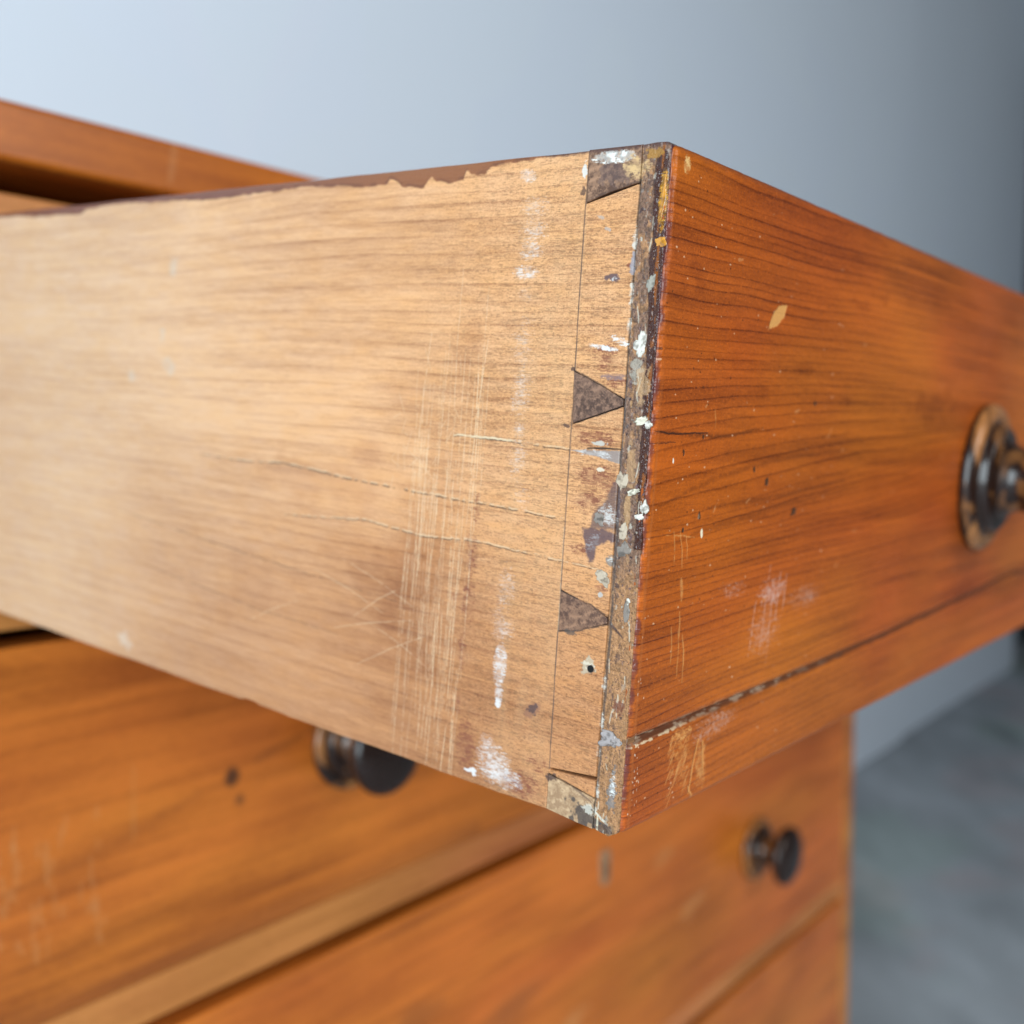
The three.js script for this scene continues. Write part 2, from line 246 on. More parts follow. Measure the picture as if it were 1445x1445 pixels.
  // dirt, paint and glue at the lap line
  B.stroke([[7, 128.6], [7.1, 110], [6.8, 86.7], [6.8, 75], [6.4, 60], [6.2, 43.4], [6.3, 32], [6.4, 18], [6.4, 10], [7, 3]], 0.5, [0.06, 0.045, 0.04], 0.75, { taper: false, wob: 0.22, breakup: 0.25, z: -0.1, seed: 360 });
  for (const [x, y, l] of [[7.3, 117, 3], [7.3, 112.5, 2], [7.2, 107, 3.5], [7.2, 101, 2], [6.8, 30, 2], [6.7, 22, 2.4], [6.9, 15.6, 1.6], [6.6, 7.6, 2]]) B.smear(x, y, 0.7, l, 0, [0.66, 0.6, 0.52], 0.85, { thr: 0.4, fx: 2, fy: 1, seed: 361 + y });
  B.stroke([[7, 3.5], [5, 2], [2.4, 0.6]], 0.5, [0.74, 0.68, 0.56], 0.85, { wob: 0.5, breakup: 0.3, seed: 370 }); B.stroke([[5.9, 3], [5.8, -1.6]], 0.4, [0.75, 0.66, 0.48], 0.8, { wob: 0.2, seed: 371 }); B.blob(4.2, 0.5, 2, 1.4, 0, [0.05, 0.04, 0.04], 0.75, { amp: 1, freq: 1.2, seed: 372 });
  // old varnish run down the lap's front edge: brown black, flaked through to amber
  B.brush(0, 58, 4, 137, (x, y) => {
    const c = lerp(2.6, 1.6, smooth(135, 62, y)) + 0.5 * (fbm(0, y * 0.16, 381, 3) - 0.5), w = lerp(1.35, 1, smooth(130, 60, y)) * (0.75 + 0.6 * fbm(3, y * 0.3, 383, 2)), e = fbm(x * 2.5, y * 1.2, 385, 3) - 0.5;
    return smooth(-0.12, 0.12, w * (1 - smooth(132.5, 134.5, y)) - Math.abs(x - c + 0.35) + 0.35 * e);
  }, [0.06, 0.018, 0.009], { z: -0.16, rough: 0.2 });
  B.brush(0, 58, 4, 137, (x, y) => { const c = lerp(2.25, 1.2, smooth(135, 62, y)), m = smooth(0.52, 0.62, fbm(x * 1.6, y * 0.42, 387, 3)); return 0.8 * m * smooth(0.55, 0.2, Math.abs(x - c)); }, [0.3, 0.085, 0.008], { rough: 0.2 });
  B.brush(0, -4, 1.7, 137, (x, y) => smooth(0.15, 0.35, lerp(1.15, 0.8, smooth(120, 20, y)) + 0.5 * (fbm(x, y * 0.5, 389, 3) - 0.5) - x), [0.1, 0.034, 0.035], { rough: 0.22, z: 0.06 });
  B.smear(1.7, 124.5, 1.1, 6.6, 0, [0.6, 0.27, 0.012], 1, { thr: 0.3, fx: 1.4, fy: 0.7, seed: 391 });
  // ground-in paint and filler on the lap
  for (let i = 0; i < 150; i++) {
    const x = 0.8 + 5.8 * r(), y = -1 + 136 * r(), up = smooth(30, 60, y), q = r(), c = q < 0.45 ? [0.06, 0.032, 0.03] : q < 0.62 ? [0.14, 0.075, 0.08] : q < 0.82 ? [0.46, 0.25, 0.11] : [0.48, 0.41, 0.33], e = 0.12 + 0.42 * r() * r();
    B.blob(x, y, e, e * (0.8 + 2.2 * r()), (r() - 0.5) * 0.9, c, (0.45 + 0.5 * r()) * (0.6 + 0.4 * up), { amp: 0.8, freq: 2.2, seed: 700 + (i % 23), z: q < 0.62 ? -0.06 : 0.05 });
  }
  for (let i = 0; i < 34; i++) { const x = 1.6 + 4.6 * r(), y = 2 + 130 * r(), l = 1 + 3 * r(); B.stroke([[x, y], [x - 0.6 + 1.2 * r(), y - l]], 0.14 + 0.2 * r(), r() < 0.5 ? [0.62, 0.54, 0.42] : [0.07, 0.035, 0.03], 0.7, { wob: 0.3, seed: 730 + i }); }
  B.stroke([[5.4, 127.5], [4.4, 128.2], [2.9, 127.9]], 0.3, umber, 0.85, { wob: 0.5, seed: 395 });
  B.blob(4.2, 133.2, 2.3, 0.8, 0, [0.4, 0.19, 0.03], 0.8, { amp: 0.8, seed: 396 });
  B.blob(4.9, 92.8, 1.6, 2.4, 0, [0.4, 0.35, 0.28], 0.7, { amp: 0.9, seed: 397 }); B.smear(13, 96.6, 4.6, 0.7, 0.1, [0.8, 0.8, 0.79], 0.9, { thr: 0.45, seed: 398 }); B.smear(9, 98, 3, 1, 0.4, [0.8, 0.8, 0.79], 0.9, { thr: 0.46, seed: 399, fx: 1.2 }); B.smear(10, 91, 4, 0.9, 0, [0.2, 0.13, 0.14], 0.8, { thr: 0.42, seed: 400 });
  B.poly([[7.2, 72], [9.5, 66.5], [12.5, 64], [13, 60.5], [6.8, 61], [5.8, 66]], [0.1, 0.06, 0.062], 0.75, { amp: 0.7, freq: 1, soft: 0.4, seed: 401, rough: 0.4 }); B.smear(8.8, 63.6, 3, 2.6, 0.4, [0.62, 0.58, 0.54], 0.85, { thr: 0.46, fx: 1.4, fy: 1.8, seed: 402 });
  B.poly([[14.8, 60.4], [13.6, 56], [12.5, 53.4], [11.6, 54], [11.2, 57], [8.5, 58.6], [6.8, 58], [6.8, 60.2], [9.5, 60.8]], violet, 0.9, { amp: 0.35, freq: 1.4, soft: 0.3, seed: 403, rough: 0.35, z: 0.05 }); B.smear(12, 58, 2, 3, 0.5, [0.4, 0.38, 0.38], 0.6, { thr: 0.5, seed: 404, fx: 1.2, fy: 1.2 });
  B.blob(7.6, 54.6, 1.1, 1.2, 0, [0.2, 0.17, 0.15], 0.85, { amp: 1, seed: 405 }); B.smear(7.6, 54.9, 1, 1, 0, [0.7, 0.68, 0.64], 0.8, { thr: 0.45, seed: 406, fx: 2 }); B.blob(9.4, 47.6, 0.7, 0.6, 0, [0.5, 0.46, 0.42], 0.85, { seed: 407 }); B.smear(9.2, 49, 2, 1.4, 0, wine, 0.7, { thr: 0.45, seed: 408 });
  B.blob(3.2, 90, 1.6, 3.4, 0, [0.6, 0.36, 0.18], 0.5, { amp: 0.9, seed: 409 }); B.blob(4.3, 74, 1, 5, 0, [0.5, 0.28, 0.13], 0.6, { amp: 0.8, seed: 410 }); B.blob(4.4, 65, 0.9, 3.4, 0, [0.52, 0.29, 0.13], 0.7, { amp: 0.6, seed: 411 });
  B.blob(3, 26, 1.4, 1.5, 0, [0.16, 0.04, 0.02], 0.75, { amp: 1, freq: 1.8, seed: 412 }); B.blob(3, 8, 1, 4, 0, [0.2, 0.18, 0.17], 0.8, { amp: 1, freq: 1.4, seed: 413 }); B.smear(2.9, 9.6, 1, 3.6, 0, [0.76, 0.75, 0.72], 0.9, { thr: 0.48, fx: 2, fy: 1.2, seed: 414 });
  B.blob(11.4, 110.1, 2.1, 0.7, 0.08, [0.1, 0.06, 0.07], 0.9, { amp: 0.8, seed: 415 }); B.smear(11.4, 110, 1.7, 0.6, 0, [0.75, 0.73, 0.7], 0.8, { thr: 0.5, seed: 416, fx: 1.6 }); B.blob(8.2, 112.5, 0.8, 0.4, 0, wine, 0.8, { seed: 417 }); B.blob(7.4, 112.6, 0.6, 2.2, 0, [0.3, 0.27, 0.3], 0.8, { amp: 0.9, seed: 418 });
  B.blob(15.7, 122, 0.9, 0.6, 0, [0.46, 0.4, 0.35], 0.6, { amp: 0.8, seed: 419 }); B.blob(13.9, 119.6, 0.9, 0.4, 0.2, [0.5, 0.44, 0.4], 0.6, { amp: 0.8, seed: 420 });
  // knot-like brown scar and the ring round the nail hole
  B.blob(24.5, 20.4, 2.6, 1.9, -0.7, [0.3, 0.13, 0.07], 0.85, { amp: 0.7, freq: 0.8, seed: 421, soft: 0.5 }); B.blob(24.1, 20.6, 1.4, 1.1, -0.7, [0.1, 0.052, 0.045], 0.9, { amp: 0.8, seed: 422, z: -0.12 });
  B.blob(10.9, 32.6, 1.7, 1.9, 0, [0.5, 0.4, 0.28], 0.85, { amp: 0.75, freq: 1, seed: 423, z: -0.1 }); B.blob(10.9, 32.9, 1.2, 0.8, 0.4, [0.7, 0.6, 0.45], 0.8, { amp: 0.9, freq: 1.4, seed: 424 }); B.blob(10.3, 32.2, 1, 1, 0, [0.16, 0.08, 0.05], 0.7, { amp: 0.6, freq: 1.5, seed: 425, z: -0.1 });
  // red-brown varnish that ran over the top edge and ends in drips
  const drip = [[286, 132.6], [258, 133], [226, 131.9], [207, 131.6], [204, 132.8], [189, 133.4], [160, 132.7], [141, 132], [121, 132.4], [104, 132.8], [93, 132.2], [82, 131.4], [76, 131.6], [74.6, 132.6], [69.5, 130.6], [64.5, 130], [61.6, 132], [59.9, 131.1], [56, 130.3], [52.4, 131], [51.4, 132.6], [49.6, 131.6], [46.5, 131.8], [44, 133.1], [36, 133.6], [25, 134], [20, 134.2]];
  const edgeAt = (x) => { for (let i = 1; i < drip.length; i++) if (x >= drip[i][0]) { const [ax, ay] = drip[i - 1], [bx, by] = drip[i], t = smooth(0, 1, (x - bx) / (ax - bx)); return by + (ay - by) * t; } return 200; };
  B.brush(19.6, 128, 286.7, 140, (x, y) => 0.9 * smooth(-0.3, 0.25, y - edgeAt(x) - 0.75 + 0.9 * (fbm(x * 0.5, y * 1.2, 431, 3) - 0.5)), [0.22, 0.062, 0.015], { z: 0.08, rough: 0.25 });
  B.brush(60, 128, 286.7, 140, (x, y) => smooth(60, 150, x) * 0.75 * smooth(-0.3, 0.25, y - edgeAt(x) - 0.75 + 0.6 * (fbm(x * 0.5, y * 1.2, 431, 3) - 0.5)), [0.16, 0.062, 0.048]);
  B.brush(19.6, 128, 286.7, 140, (x, y) => 0.5 * smooth(0.6, 0, Math.abs(y - edgeAt(x) - 1.05)) * smooth(0.4, 0.6, noise(x * 0.4, 2, 433)), [0.1, 0.03, 0.012]);
  B.brush(0, 134, 30, 140, (x, y) => 0.85 * smooth(134.1, 134.9, y + 0.5 * (fbm(x, 2, 434, 2) - 0.5)), [0.085, 0.034, 0.026], { rough: 0.25 });
}
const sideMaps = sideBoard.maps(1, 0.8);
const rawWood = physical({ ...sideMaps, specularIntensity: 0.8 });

// ---------------------------------------------------------------- the drawer's front: orange varnished pine
const frontBoard = new Board(2048, 1024, 7.143, 0, -4);
const grooveY = (x) => 19.25 + 0.005 * x + 0.00007 * Math.min(x, 330) ** 2;
{
  const T = ringTable(-40, 190, (y) => (y > 126 ? 3.6 : y > 82 ? 2.15 : y > 62 ? 3.8 : 1.6), 23);
  frontBoard.fill((x, y, o) => {
    const bow = 7 * Math.exp(-(((y - 76) / 16) ** 2)) * Math.pow(clamp(x / 110, 0, 2.2), 0.8) + x * 0.022;
    const wy = y - bow + 2.4 * (fbm(x * 0.013, y * 0.02, 503, 3) - 0.5) + 0.3 * (fbm(x * 0.09, y * 0.2, 507, 3) - 0.5) + 0.9 * (fbm(x * 0.03, y * 0.06, 509, 2) - 0.5);
    const [ph, k] = ringAt(T, wy), fib = noise(x * 0.32, y * 6.5, 511), fib2 = noise(x * 1.1, y * 7, 513), fine = noise(x * 4.6, y * 6, 515), patch = fbm(x * 0.018, y * 0.045, 517, 3), broad = fbm(x * 0.02, y * 0.5, 519, 3);
    const edge = Math.pow(ph, 5), line = edge * (1 - smooth(0.94, 1, ph)) * k, sharp = smooth(0.78, 0.93, ph) * (1 - smooth(0.95, 1, ph)) * k;
    let d = 0.42 * line + 0.34 * sharp * (0.4 + 1.2 * fbm(x * 0.05, y * 0.4, 523, 2)) + (fib - 0.5) * 0.26 + (fib2 - 0.5) * 0.24 + (fine - 0.5) * 0.34 + (patch - 0.5) * 0.7 + (broad - 0.5) * 0.7 - 0.5 * smooth(0.8, 0.95, noise(x * 3.4, y * 4.1, 525));
    d += 0.18 * smooth(100, 135, y) - 0.06;
    const t = clamp(0.1 + d * 1.12, -0.35, 1.05), a = [0.395, 0.088, 0.009], b = [0.115, 0.021, 0.003];
    for (let q = 0; q < 3; q++) o[q] = Math.max(0.003, lerp(a[q], b[q], t));
    const gold = fbm(x * 0.014, y * 0.035, 527, 3) - 0.5; o[1] *= 1 + 0.55 * gold; o[0] *= 1 + 0.12 * gold; const pink = smooth(70, 20, y) * 0.4; o[2] += 0.012 * pink; o[1] += 0.012 * pink * (1 - line);
    o[3] = -0.045 * sharp - 0.016 * line + 0.03 * (fib - 0.5) + 0.04 * (fine - 0.5) + 0.04 * (noise(x * 1.4, y * 1.4, 521) - 0.5); o[4] = 0.28 + 0.08 * fine + 0.1 * smooth(0.5, 0.7, patch);
  });
  const B = frontBoard, lightWood = [0.62, 0.3, 0.09], darkW = [0.06, 0.016, 0.006], r = rng(31);
  // wide cathedral figure below the middle
  for (const [pts, w, a] of [[[[2, 80.8], [14, 80.6], [30, 80.4], [48, 82.5]], 0.7, 0.7], [[[4, 66], [24, 71], [52, 74.6], [100, 77.5]], 1.1, 0.45], [[[24, 65], [60, 66.5], [100, 69]], 1, 0.45], [[[0, 57], [24, 60.5], [60, 64], [110, 67]], 1.2, 0.4], [[[30, 76.6], [60, 78.2], [110, 80]], 2.6, 0.25]]) B.stroke(pts, w, [0.13, 0.03, 0.006], a, { wob: 0.5, breakup: 0.36, soft: 0.9, seed: 530 + pts[0][1] });
  B.stroke([[0.9, 80.9], [10, 80.6], [22, 81]], 0.22, [0.03, 0.01, 0.006], 0.9, { wob: 0.4, z: -0.25, seed: 540 }); B.stroke([[0.5, 78.6], [9, 78.9]], 0.2, darkW, 0.8, { wob: 0.3, z: -0.1 });
  for (const [x, y, rx, ry] of [[66, 96.5, 7, 1.8], [95, 90, 6, 1.6], [96, 115, 7, 2.6], [112, 118, 6, 2], [12, 112, 4, 4], [160, 90, 22, 7], [40, 90, 10, 2]]) B.blob(x, y, rx * 1.4, ry, 0.04, [0.5, 0.4, 0.36], 0.42, { mul: true, amp: 0.9, freq: 0.3, soft: 0.9, seed: 545 + x });
  // gouge through to bare wood
  B.poly([[45.6, 104.2], [47.2, 107.6], [50, 109.8], [54.4, 110.4], [53.2, 107.6], [50.2, 105.4]], lightWood, 0.9, { amp: 0.25, soft: 0.2, seed: 550, z: -0.14 });
  // worm holes, dents, flecks
  for (const [x, y, rx, ry] of [[21.1, 63.6, 0.5, 1], [51.9, 69.9, 1, 1.1], [68.4, 62.2, 1.6, 1], [45, 72.8, 0.7, 0.7], [14.6, 61, 0.5, 0.5], [20, 80, 0.4, 0.5], [75, 88.6, 0.9, 0.6], [12.5, 77, 0.4, 0.7]]) B.blob(x, y, rx, ry, 0.3, [0.05, 0.026, 0.014], 0.9, { amp: 0.6, freq: 1.6, seed: 560 + x, z: -0.25 });
  B.blob(22.7, 59.9, 0.5, 1.2, 0.1, [0.8, 0.7, 0.5], 1, { amp: 0.4, seed: 571 }); B.blob(8.5, 75.3, 0.32, 0.7, 0.1, [0.8, 0.75, 0.66], 0.95, { amp: 0.3, seed: 572 }); B.blob(20.8, 63.7, 0.3, 0.8, 0, [0.5, 0.4, 0.3], 0.6, { seed: 573 });
  for (let i = 0; i < 260; i++) { const x = 90 * Math.pow(r(), 1.5), y = 2 + 130 * r(), s = 0.1 + 0.16 * r(); B.blob(x, y, s * (1 + r()), s, 0, r() < 0.6 ? [0.7, 0.42, 0.26] : darkW, 0.75, { amp: 0.3, freq: 3, seed: 580 + (i % 7), z: 0.04 }); }
  for (let i = 0; i < 24; i++) { const x = 8 + 200 * r(), y = 8 + 118 * r(); B.blob(x, y, 0.6 + r(), 0.35, r(), [0.56, 0.24, 0.09], 0.5, { amp: 0.8, seed: 590 + i, z: -0.08 }); }
  // scratches
  for (const [x0, y0, x1, y1, w] of [[11, 61, 12, 54, 0.3], [13.6, 61, 15.5, 53, 0.35], [16, 60, 17.4, 54.6, 0.25], [15.6, 51, 16.4, 46, 1], [16, 44, 16.6, 38, 0.5], [13, 41, 14, 33, 0.35], [16, 40, 17, 30, 0.3], [18, 39, 19.5, 31, 0.4], [18.6, 37, 19.4, 28, 0.3], [8, 60.5, 20, 59, 0.3], [24, 86, 25, 82, 0.2]]) B.stroke([[x0, y0], [(x0 + x1) / 2 + 0.3, (y0 + y1) / 2], [x1, y1]], w, [0.6, 0.27, 0.085], 0.6, { z: -0.04, breakup: 0.33, seed: 600 + x0 + y0, wob: 0.3 });
  B.smear(60, 43.5, 9, 4.5, 0, [0.66, 0.46, 0.4], 0.6, { thr: 0.5, fx: 0.8, fy: 1.3, seed: 620, rough: 0.6 }); B.smear(58, 34, 11, 7, 0, [0.6, 0.38, 0.3], 0.42, { thr: 0.52, fx: 0.8, fy: 1.2, seed: 621, rough: 0.6 }); B.smear(80, 40, 14, 4, 0, [0.6, 0.4, 0.32], 0.4, { thr: 0.53, seed: 622, fx: 0.6, fy: 1.2 }); B.smear(40, 46, 9, 3, 0, [0.6, 0.38, 0.3], 0.35, { thr: 0.54, seed: 623 });
  for (const [x0, y0, x1, y1] of [[58, 50, 56, 30], [64, 48, 63, 32], [61, 46, 60, 26], [52, 42, 50.4, 29], [68, 47, 67, 38]]) B.stroke([[x0, y0], [x1, y1]], 0.5, [0.62, 0.4, 0.32], 0.45, { breakup: 0.4, seed: 630 + x0, wob: 0.4 });
  // worn patch and gouges on the strip under the groove
  B.smear(22, 11, 6, 9, 0.5, [0.62, 0.24, 0.06], 0.6, { thr: 0.5, fx: 1.1, fy: 1, seed: 640, rough: 0.5 }); B.smear(21, 16.4, 5, 2, 0.1, [0.68, 0.32, 0.1], 0.85, { thr: 0.44, fx: 1.3, fy: 1.1, seed: 641 }); B.smear(31, 8, 3, 8, 0.15, [0.6, 0.26, 0.08], 0.8, { thr: 0.43, fx: 1.4, fy: 0.7, seed: 642 });
  for (let i = 0; i < 44; i++) { const x = 17 + 9 * r(), y = 4 + 14 * r(), l = 1 + 2.4 * r(); B.stroke([[x, y], [x - l * 0.7, y - l]], 0.14 + 0.14 * r(), [0.7, 0.33, 0.11], 0.35 + 0.35 * r(), { seed: 645 + i }); }
  for (const [x0, y0, x1, y1] of [[29, 14, 26, 2], [31, 13, 32.5, 5], [26, 4, 28.4, 0.6]]) B.stroke([[x0, y0], [x1, y1]], 0.7, [0.64, 0.29, 0.09], 0.7, { z: -0.12, seed: 650 + x0, wob: 0.4 });
  B.smear(36, 15.5, 12, 3.4, 0.05, [0.55, 0.34, 0.26], 0.55, { thr: 0.47, fx: 1.1, fy: 1.2, seed: 655, rough: 0.6 });
  // the groove: dirt, dry filler crumbs near the corner
  B.brush(0, 10, 286, 34, (x, y) => { const d = y - grooveY(x); return 0.9 * smooth(1.25, 0.35, Math.abs(d + 0.1) + 0.7 * (fbm(x * 0.22, y * 0.8, 661, 3) - 0.5)); }, [0.085, 0.03, 0.014], { rough: 0.5 });
  B.brush(0, 10, 130, 34, (x, y) => { const d = y - grooveY(x) - 0.2; return 0.6 * smooth(0.5, 0.66, fbm(x * 0.3, y * 1.9, 663, 5) + 0.02 * smooth(60, 0, x)) * smooth(1.5, 0.5, Math.abs(d + 0.3 * (fbm(x * 0.3, 5, 667, 2) - 0.5))) * smooth(120, 50, x); }, [0.4, 0.29, 0.2], { rough: 0.7, z: 0.06 });
  B.brush(0, 10, 60, 34, (x, y) => 0.8 * smooth(0.34, 0.12, Math.abs(y - grooveY(x) + 1.3 - 0.02 * x) + 0.5 * (fbm(x * 0.7, y, 665, 2) - 0.5)) * smooth(34, 12, x) * smooth(0.35, 0.5, noise(x * 0.9, y * 2, 666)), [0.66, 0.5, 0.32], { rough: 0.7, z: 0.05 });
  // thick dark varnish on the arris, thinner warm line beside it
  B.brush(0, -4, 4, 140, (x, y) => 0.8 * smooth(0.1, 0.5, 1.25 + 1 * (fbm(x * 0.8, y * 0.35, 671, 3) - 0.5) - x), [0.1, 0.03, 0.028], { z: 0.1, rough: 0.16 });
  B.brush(0, -4, 4, 140, (x, y) => 0.5 * smooth(0.8, 0, Math.abs(x - 1.9 - 0.8 * (fbm(3, y * 0.2, 673, 2) - 0.5))) * smooth(110, 60, y), [0.42, 0.12, 0.03]);
  B.smear(5, 131.8, 1.5, 2, 0, [0.72, 0.45, 0.18], 0.9, { thr: 0.4, fx: 1.6, fy: 0.9, seed: 675 }); B.brush(0, 133, 286, 140, (x, y) => 0.55 * smooth(133.4, 135, y), [0.14, 0.04, 0.012]);
  for (let i = 0; i < 26; i++) { const y = 3 + 45 * r() * r(), x = 1.5 + 3.4 * r(); B.blob(x, y, 0.13, 0.15 + 0.25 * r(), 0, [0.8, 0.66, 0.55], 0.6, { amp: 0.4, seed: 680 + i }); }
}
const varnished = physical({ ...frontBoard.maps(1, 0.95), specularIntensity: 0.5 });

// ---------------------------------------------------------------- plain boards of the chest
function plankMaterial(seed, { a = [0.47, 0.165, 0.03], b = [0.2, 0.05, 0.008], w = 1024, h = 256, scale = 1.2, lines = 5, rough = 0.34, paint = null, clear = 0.3 } = {}) {
  const B = new Board(w, h, scale, 0, 0), T = ringTable(-60, h / scale + 60, () => lines, seed);
  B.fill((x, y, o) => {
    const wy = y + 12 * (fbm(x * 0.004, y * 0.01, seed, 3) - 0.5) + 3 * (fbm(x * 0.02, y * 0.05, seed + 3, 3) - 0.5), [ph, k] = ringAt(T, wy);
    const patch = fbm(x * 0.009, y * 0.02, seed + 5, 3), streak = fbm(x * 0.012, y * 0.22, seed + 7, 3), fine = noise(x * 0.4, y * 2.5, seed + 9), t = clamp(0.22 * Math.pow(ph, 3) * k + (patch - 0.5) * 1.3 + (streak - 0.5) * 0.95 + (fine - 0.5) * 0.3 + 0.1, -0.35, 1);
    for (let q = 0; q < 3; q++) o[q] = Math.max(0.003, lerp(a[q], b[q], t));
    const gold = fbm(x * 0.006, y * 0.02, seed + 11, 3) - 0.5; o[1] *= 1.04 + 0.45 * gold; o[0] *= 1 + 0.1 * gold;
    o[3] = 0.05 * (streak - 0.5) - 0.03 * ph * k; o[4] = rough + 0.1 * (patch - 0.5);
  });
  paint?.(B);
  return physical({ ...B.maps(1), specularIntensity: 0.7, clearcoat: clear * 0.5, clearcoatRoughness: 0.3 });
}

// a box with rounded edges; uv in metres (front: x, y; sides: z, y; top: x, z)
function softBox(w, h, d, r, seg = 2) {
  const parts = [], lo = [0, 0, -d], hi = [w, h, 0], cuts = (a, b, n = 1) => { const c = []; for (let i = 0; i <= seg; i++) c.push(a + r * (i / seg)); for (let i = 1; i < n; i++) c.push(a + r + (b - a - 2 * r) * (i / n)); for (let i = 0; i <= seg; i++) c.push(b - r + r * (i / seg)); return c; };
  for (let ax = 0; ax < 3; ax++) for (const s of [0, 1]) {
    const u = (ax + 1) % 3, v = (ax + 2) % 3, U = cuts(lo[u], hi[u]), V = cuts(lo[v], hi[v]), pos = [], nor = [], uv = [], idx = [];
    for (const b of V) for (const a of U) {
      const p = [0, 0, 0]; p[ax] = s ? hi[ax] : lo[ax]; p[u] = a; p[v] = b;
      const inn = p.map((x, i) => clamp(x, lo[i] + r, hi[i] - r)), n = p.map((x, i) => x - inn[i]), l = Math.hypot(...n), q = inn.map((x, i) => x + (n[i] / l) * r);
      pos.push(...q); nor.push(...n.map((x) => x / l)); uv.push(...(ax === 2 ? [q[0], q[1]] : ax === 0 ? [-q[2], q[1]] : [q[0], -q[2]]));
    }
    for (let j = 0; j + 1 < V.length; j++) for (let i = 0; i + 1 < U.length; i++) { const k = j * U.length + i, m = k + U.length; idx.push(...(s ? [k, k + 1, m + 1, k, m + 1, m] : [k, m + 1, k + 1, k, m, m + 1])); }
    const g = new THREE.BufferGeometry(); g.setAttribute('position', new THREE.Float32BufferAttribute(pos, 3)); g.setAttribute('normal', new THREE.Float32BufferAttribute(nor, 3)); g.setAttribute('uv', new THREE.Float32BufferAttribute(uv, 2)); g.setIndex(idx);
    parts.push(g);
  }
  return mergeGeometries(parts);
}
const taken = {};
function numbered(name) { const n = taken[name] = (taken[name] ?? -1) + 1; return n ? `${name}_${String(n).padStart(3, '0')}` : name; }
function part(name, geometry, material, parent, at = [0, 0, 0]) {
  const m = new THREE.Mesh(geometry, material); m.name = name; m.castShadow = m.receiveShadow = true; m.position.set(...at); parent.add(m);
  return m;
}
function thing(name, at, label, category, group) {
  const o = new THREE.Group(); o.name = numbered(name); o.position.set(...at); scene.add(o); o.userData = { label, category };
  if (group) o.userData.group = group;
  return o;
}
function structure(name, geometry, material, label, category) {
  const m = part(name, geometry, material, scene); m.userData = { label, category, kind: 'structure' };
  return m;
}

// ---------------------------------------------------------------- room: floor, back wall, end wall
{
  const F = new Board(1024, 1024, 0.2, 0, 0).fill((x, y, o) => {       // millimetres, 5.1 m a side
    const u = x * 0.78 + y * 0.63, v = x * 0.63 - y * 0.78, a = fbm(u * 0.0024, v * 0.006, 701, 5), b = fbm(u * 0.007, v * 0.016, 711, 4), c = noise(x * 0.09, y * 0.09, 717), t = 0.8 + 0.65 * (a - 0.5) + 0.34 * (b - 0.5) + 0.06 * (c - 0.5), rust = smooth(0.58, 0.72, fbm(x * 0.004, y * 0.004, 721, 3)), moss = smooth(0.55, 0.7, fbm(x * 0.003, y * 0.003, 731, 3));
    o[0] = 0.45 * t * (1 + 0.06 * rust - 0.07 * moss); o[1] = 0.49 * t * (1 - 0.05 * rust + 0.01 * moss); o[2] = 0.53 * t * (1 - 0.06 * rust - 0.06 * moss); o[3] = 0.5 * (b - 0.5); o[4] = 0.75 + 0.2 * (b - 0.5);
  });
  F.stroke([[1500, 1950], [1750, 1800], [2050, 1640]], 60, [0.3, 0.32, 0.33], 0.35, { wob: 60, seed: 741 }); F.blob(2000, 1500, 120, 40, 0.7, [0.08, 0.085, 0.085], 0.7, { amp: 0.6, freq: 0.008, soft: 0.8, seed: 742 });
  const floor = new THREE.PlaneGeometry(12, 10); floor.rotateX(-Math.PI / 2);
  const uv = floor.attributes.uv, p = floor.attributes.position; for (let i = 0; i < uv.count; i++) uv.setXY(i, p.getX(i) + 1, -p.getZ(i) + 1);
  structure('floor', floor, physical({ ...F.maps(1) }), 'grey mottled concrete floor to the right of the chest', 'floor').position.set(1, 0, 1.4);
  const W = new Board(512, 512, 0.2, 0, 0).fill((x, y, o) => {
    const a = fbm(x * 0.0016, y * 0.0016, 751, 3), c = noise(x * 0.08, y * 0.08, 755); o[0] = 0.67 + 0.05 * (a - 0.5); o[1] = 0.735 + 0.05 * (a - 0.5); o[2] = 0.83 + 0.04 * (a - 0.5); o[3] = 0.4 * (a - 0.5) + 0.05 * c; o[4] = 0.85;
  });
  const wallPaint = physical({ ...W.maps(1) }), slab = (w, h, d) => softBox(w, h, d, 0.004, 1);
  structure('wall', mergeGeometries([slab(4.74, 2.9, 0.12), slab(1.21, 2.9, 0.12).translate(4.74, 0, -0.012)]), wallPaint, 'pale blue white plaster wall behind the chest', 'wall').position.set(-2, 0, -0.85);
  const dim = physical({ color: new THREE.Color(0.3, 0.31, 0.31), roughness: 0.85 });
  const endWall = structure('end_wall', mergeGeometries([slab(0.12, 2.9, 1.2).translate(0, 0, 2.2), slab(0.12, 0.8, 1.85).translate(0, 2.1, 1)]), dim, 'dim grey end wall with a dark opening far to the right', 'wall'); endWall.position.set(3.95, 0, -0.84);
  const back = structure('dark_passage', slab(0.08, 2.3, 2.1), physical({ color: new THREE.Color(0.02, 0.026, 0.03), roughness: 0.9 }), 'dark passage wall beyond the far right end of the room', 'wall'); back.position.set(4.5, 0, 0.3);
}

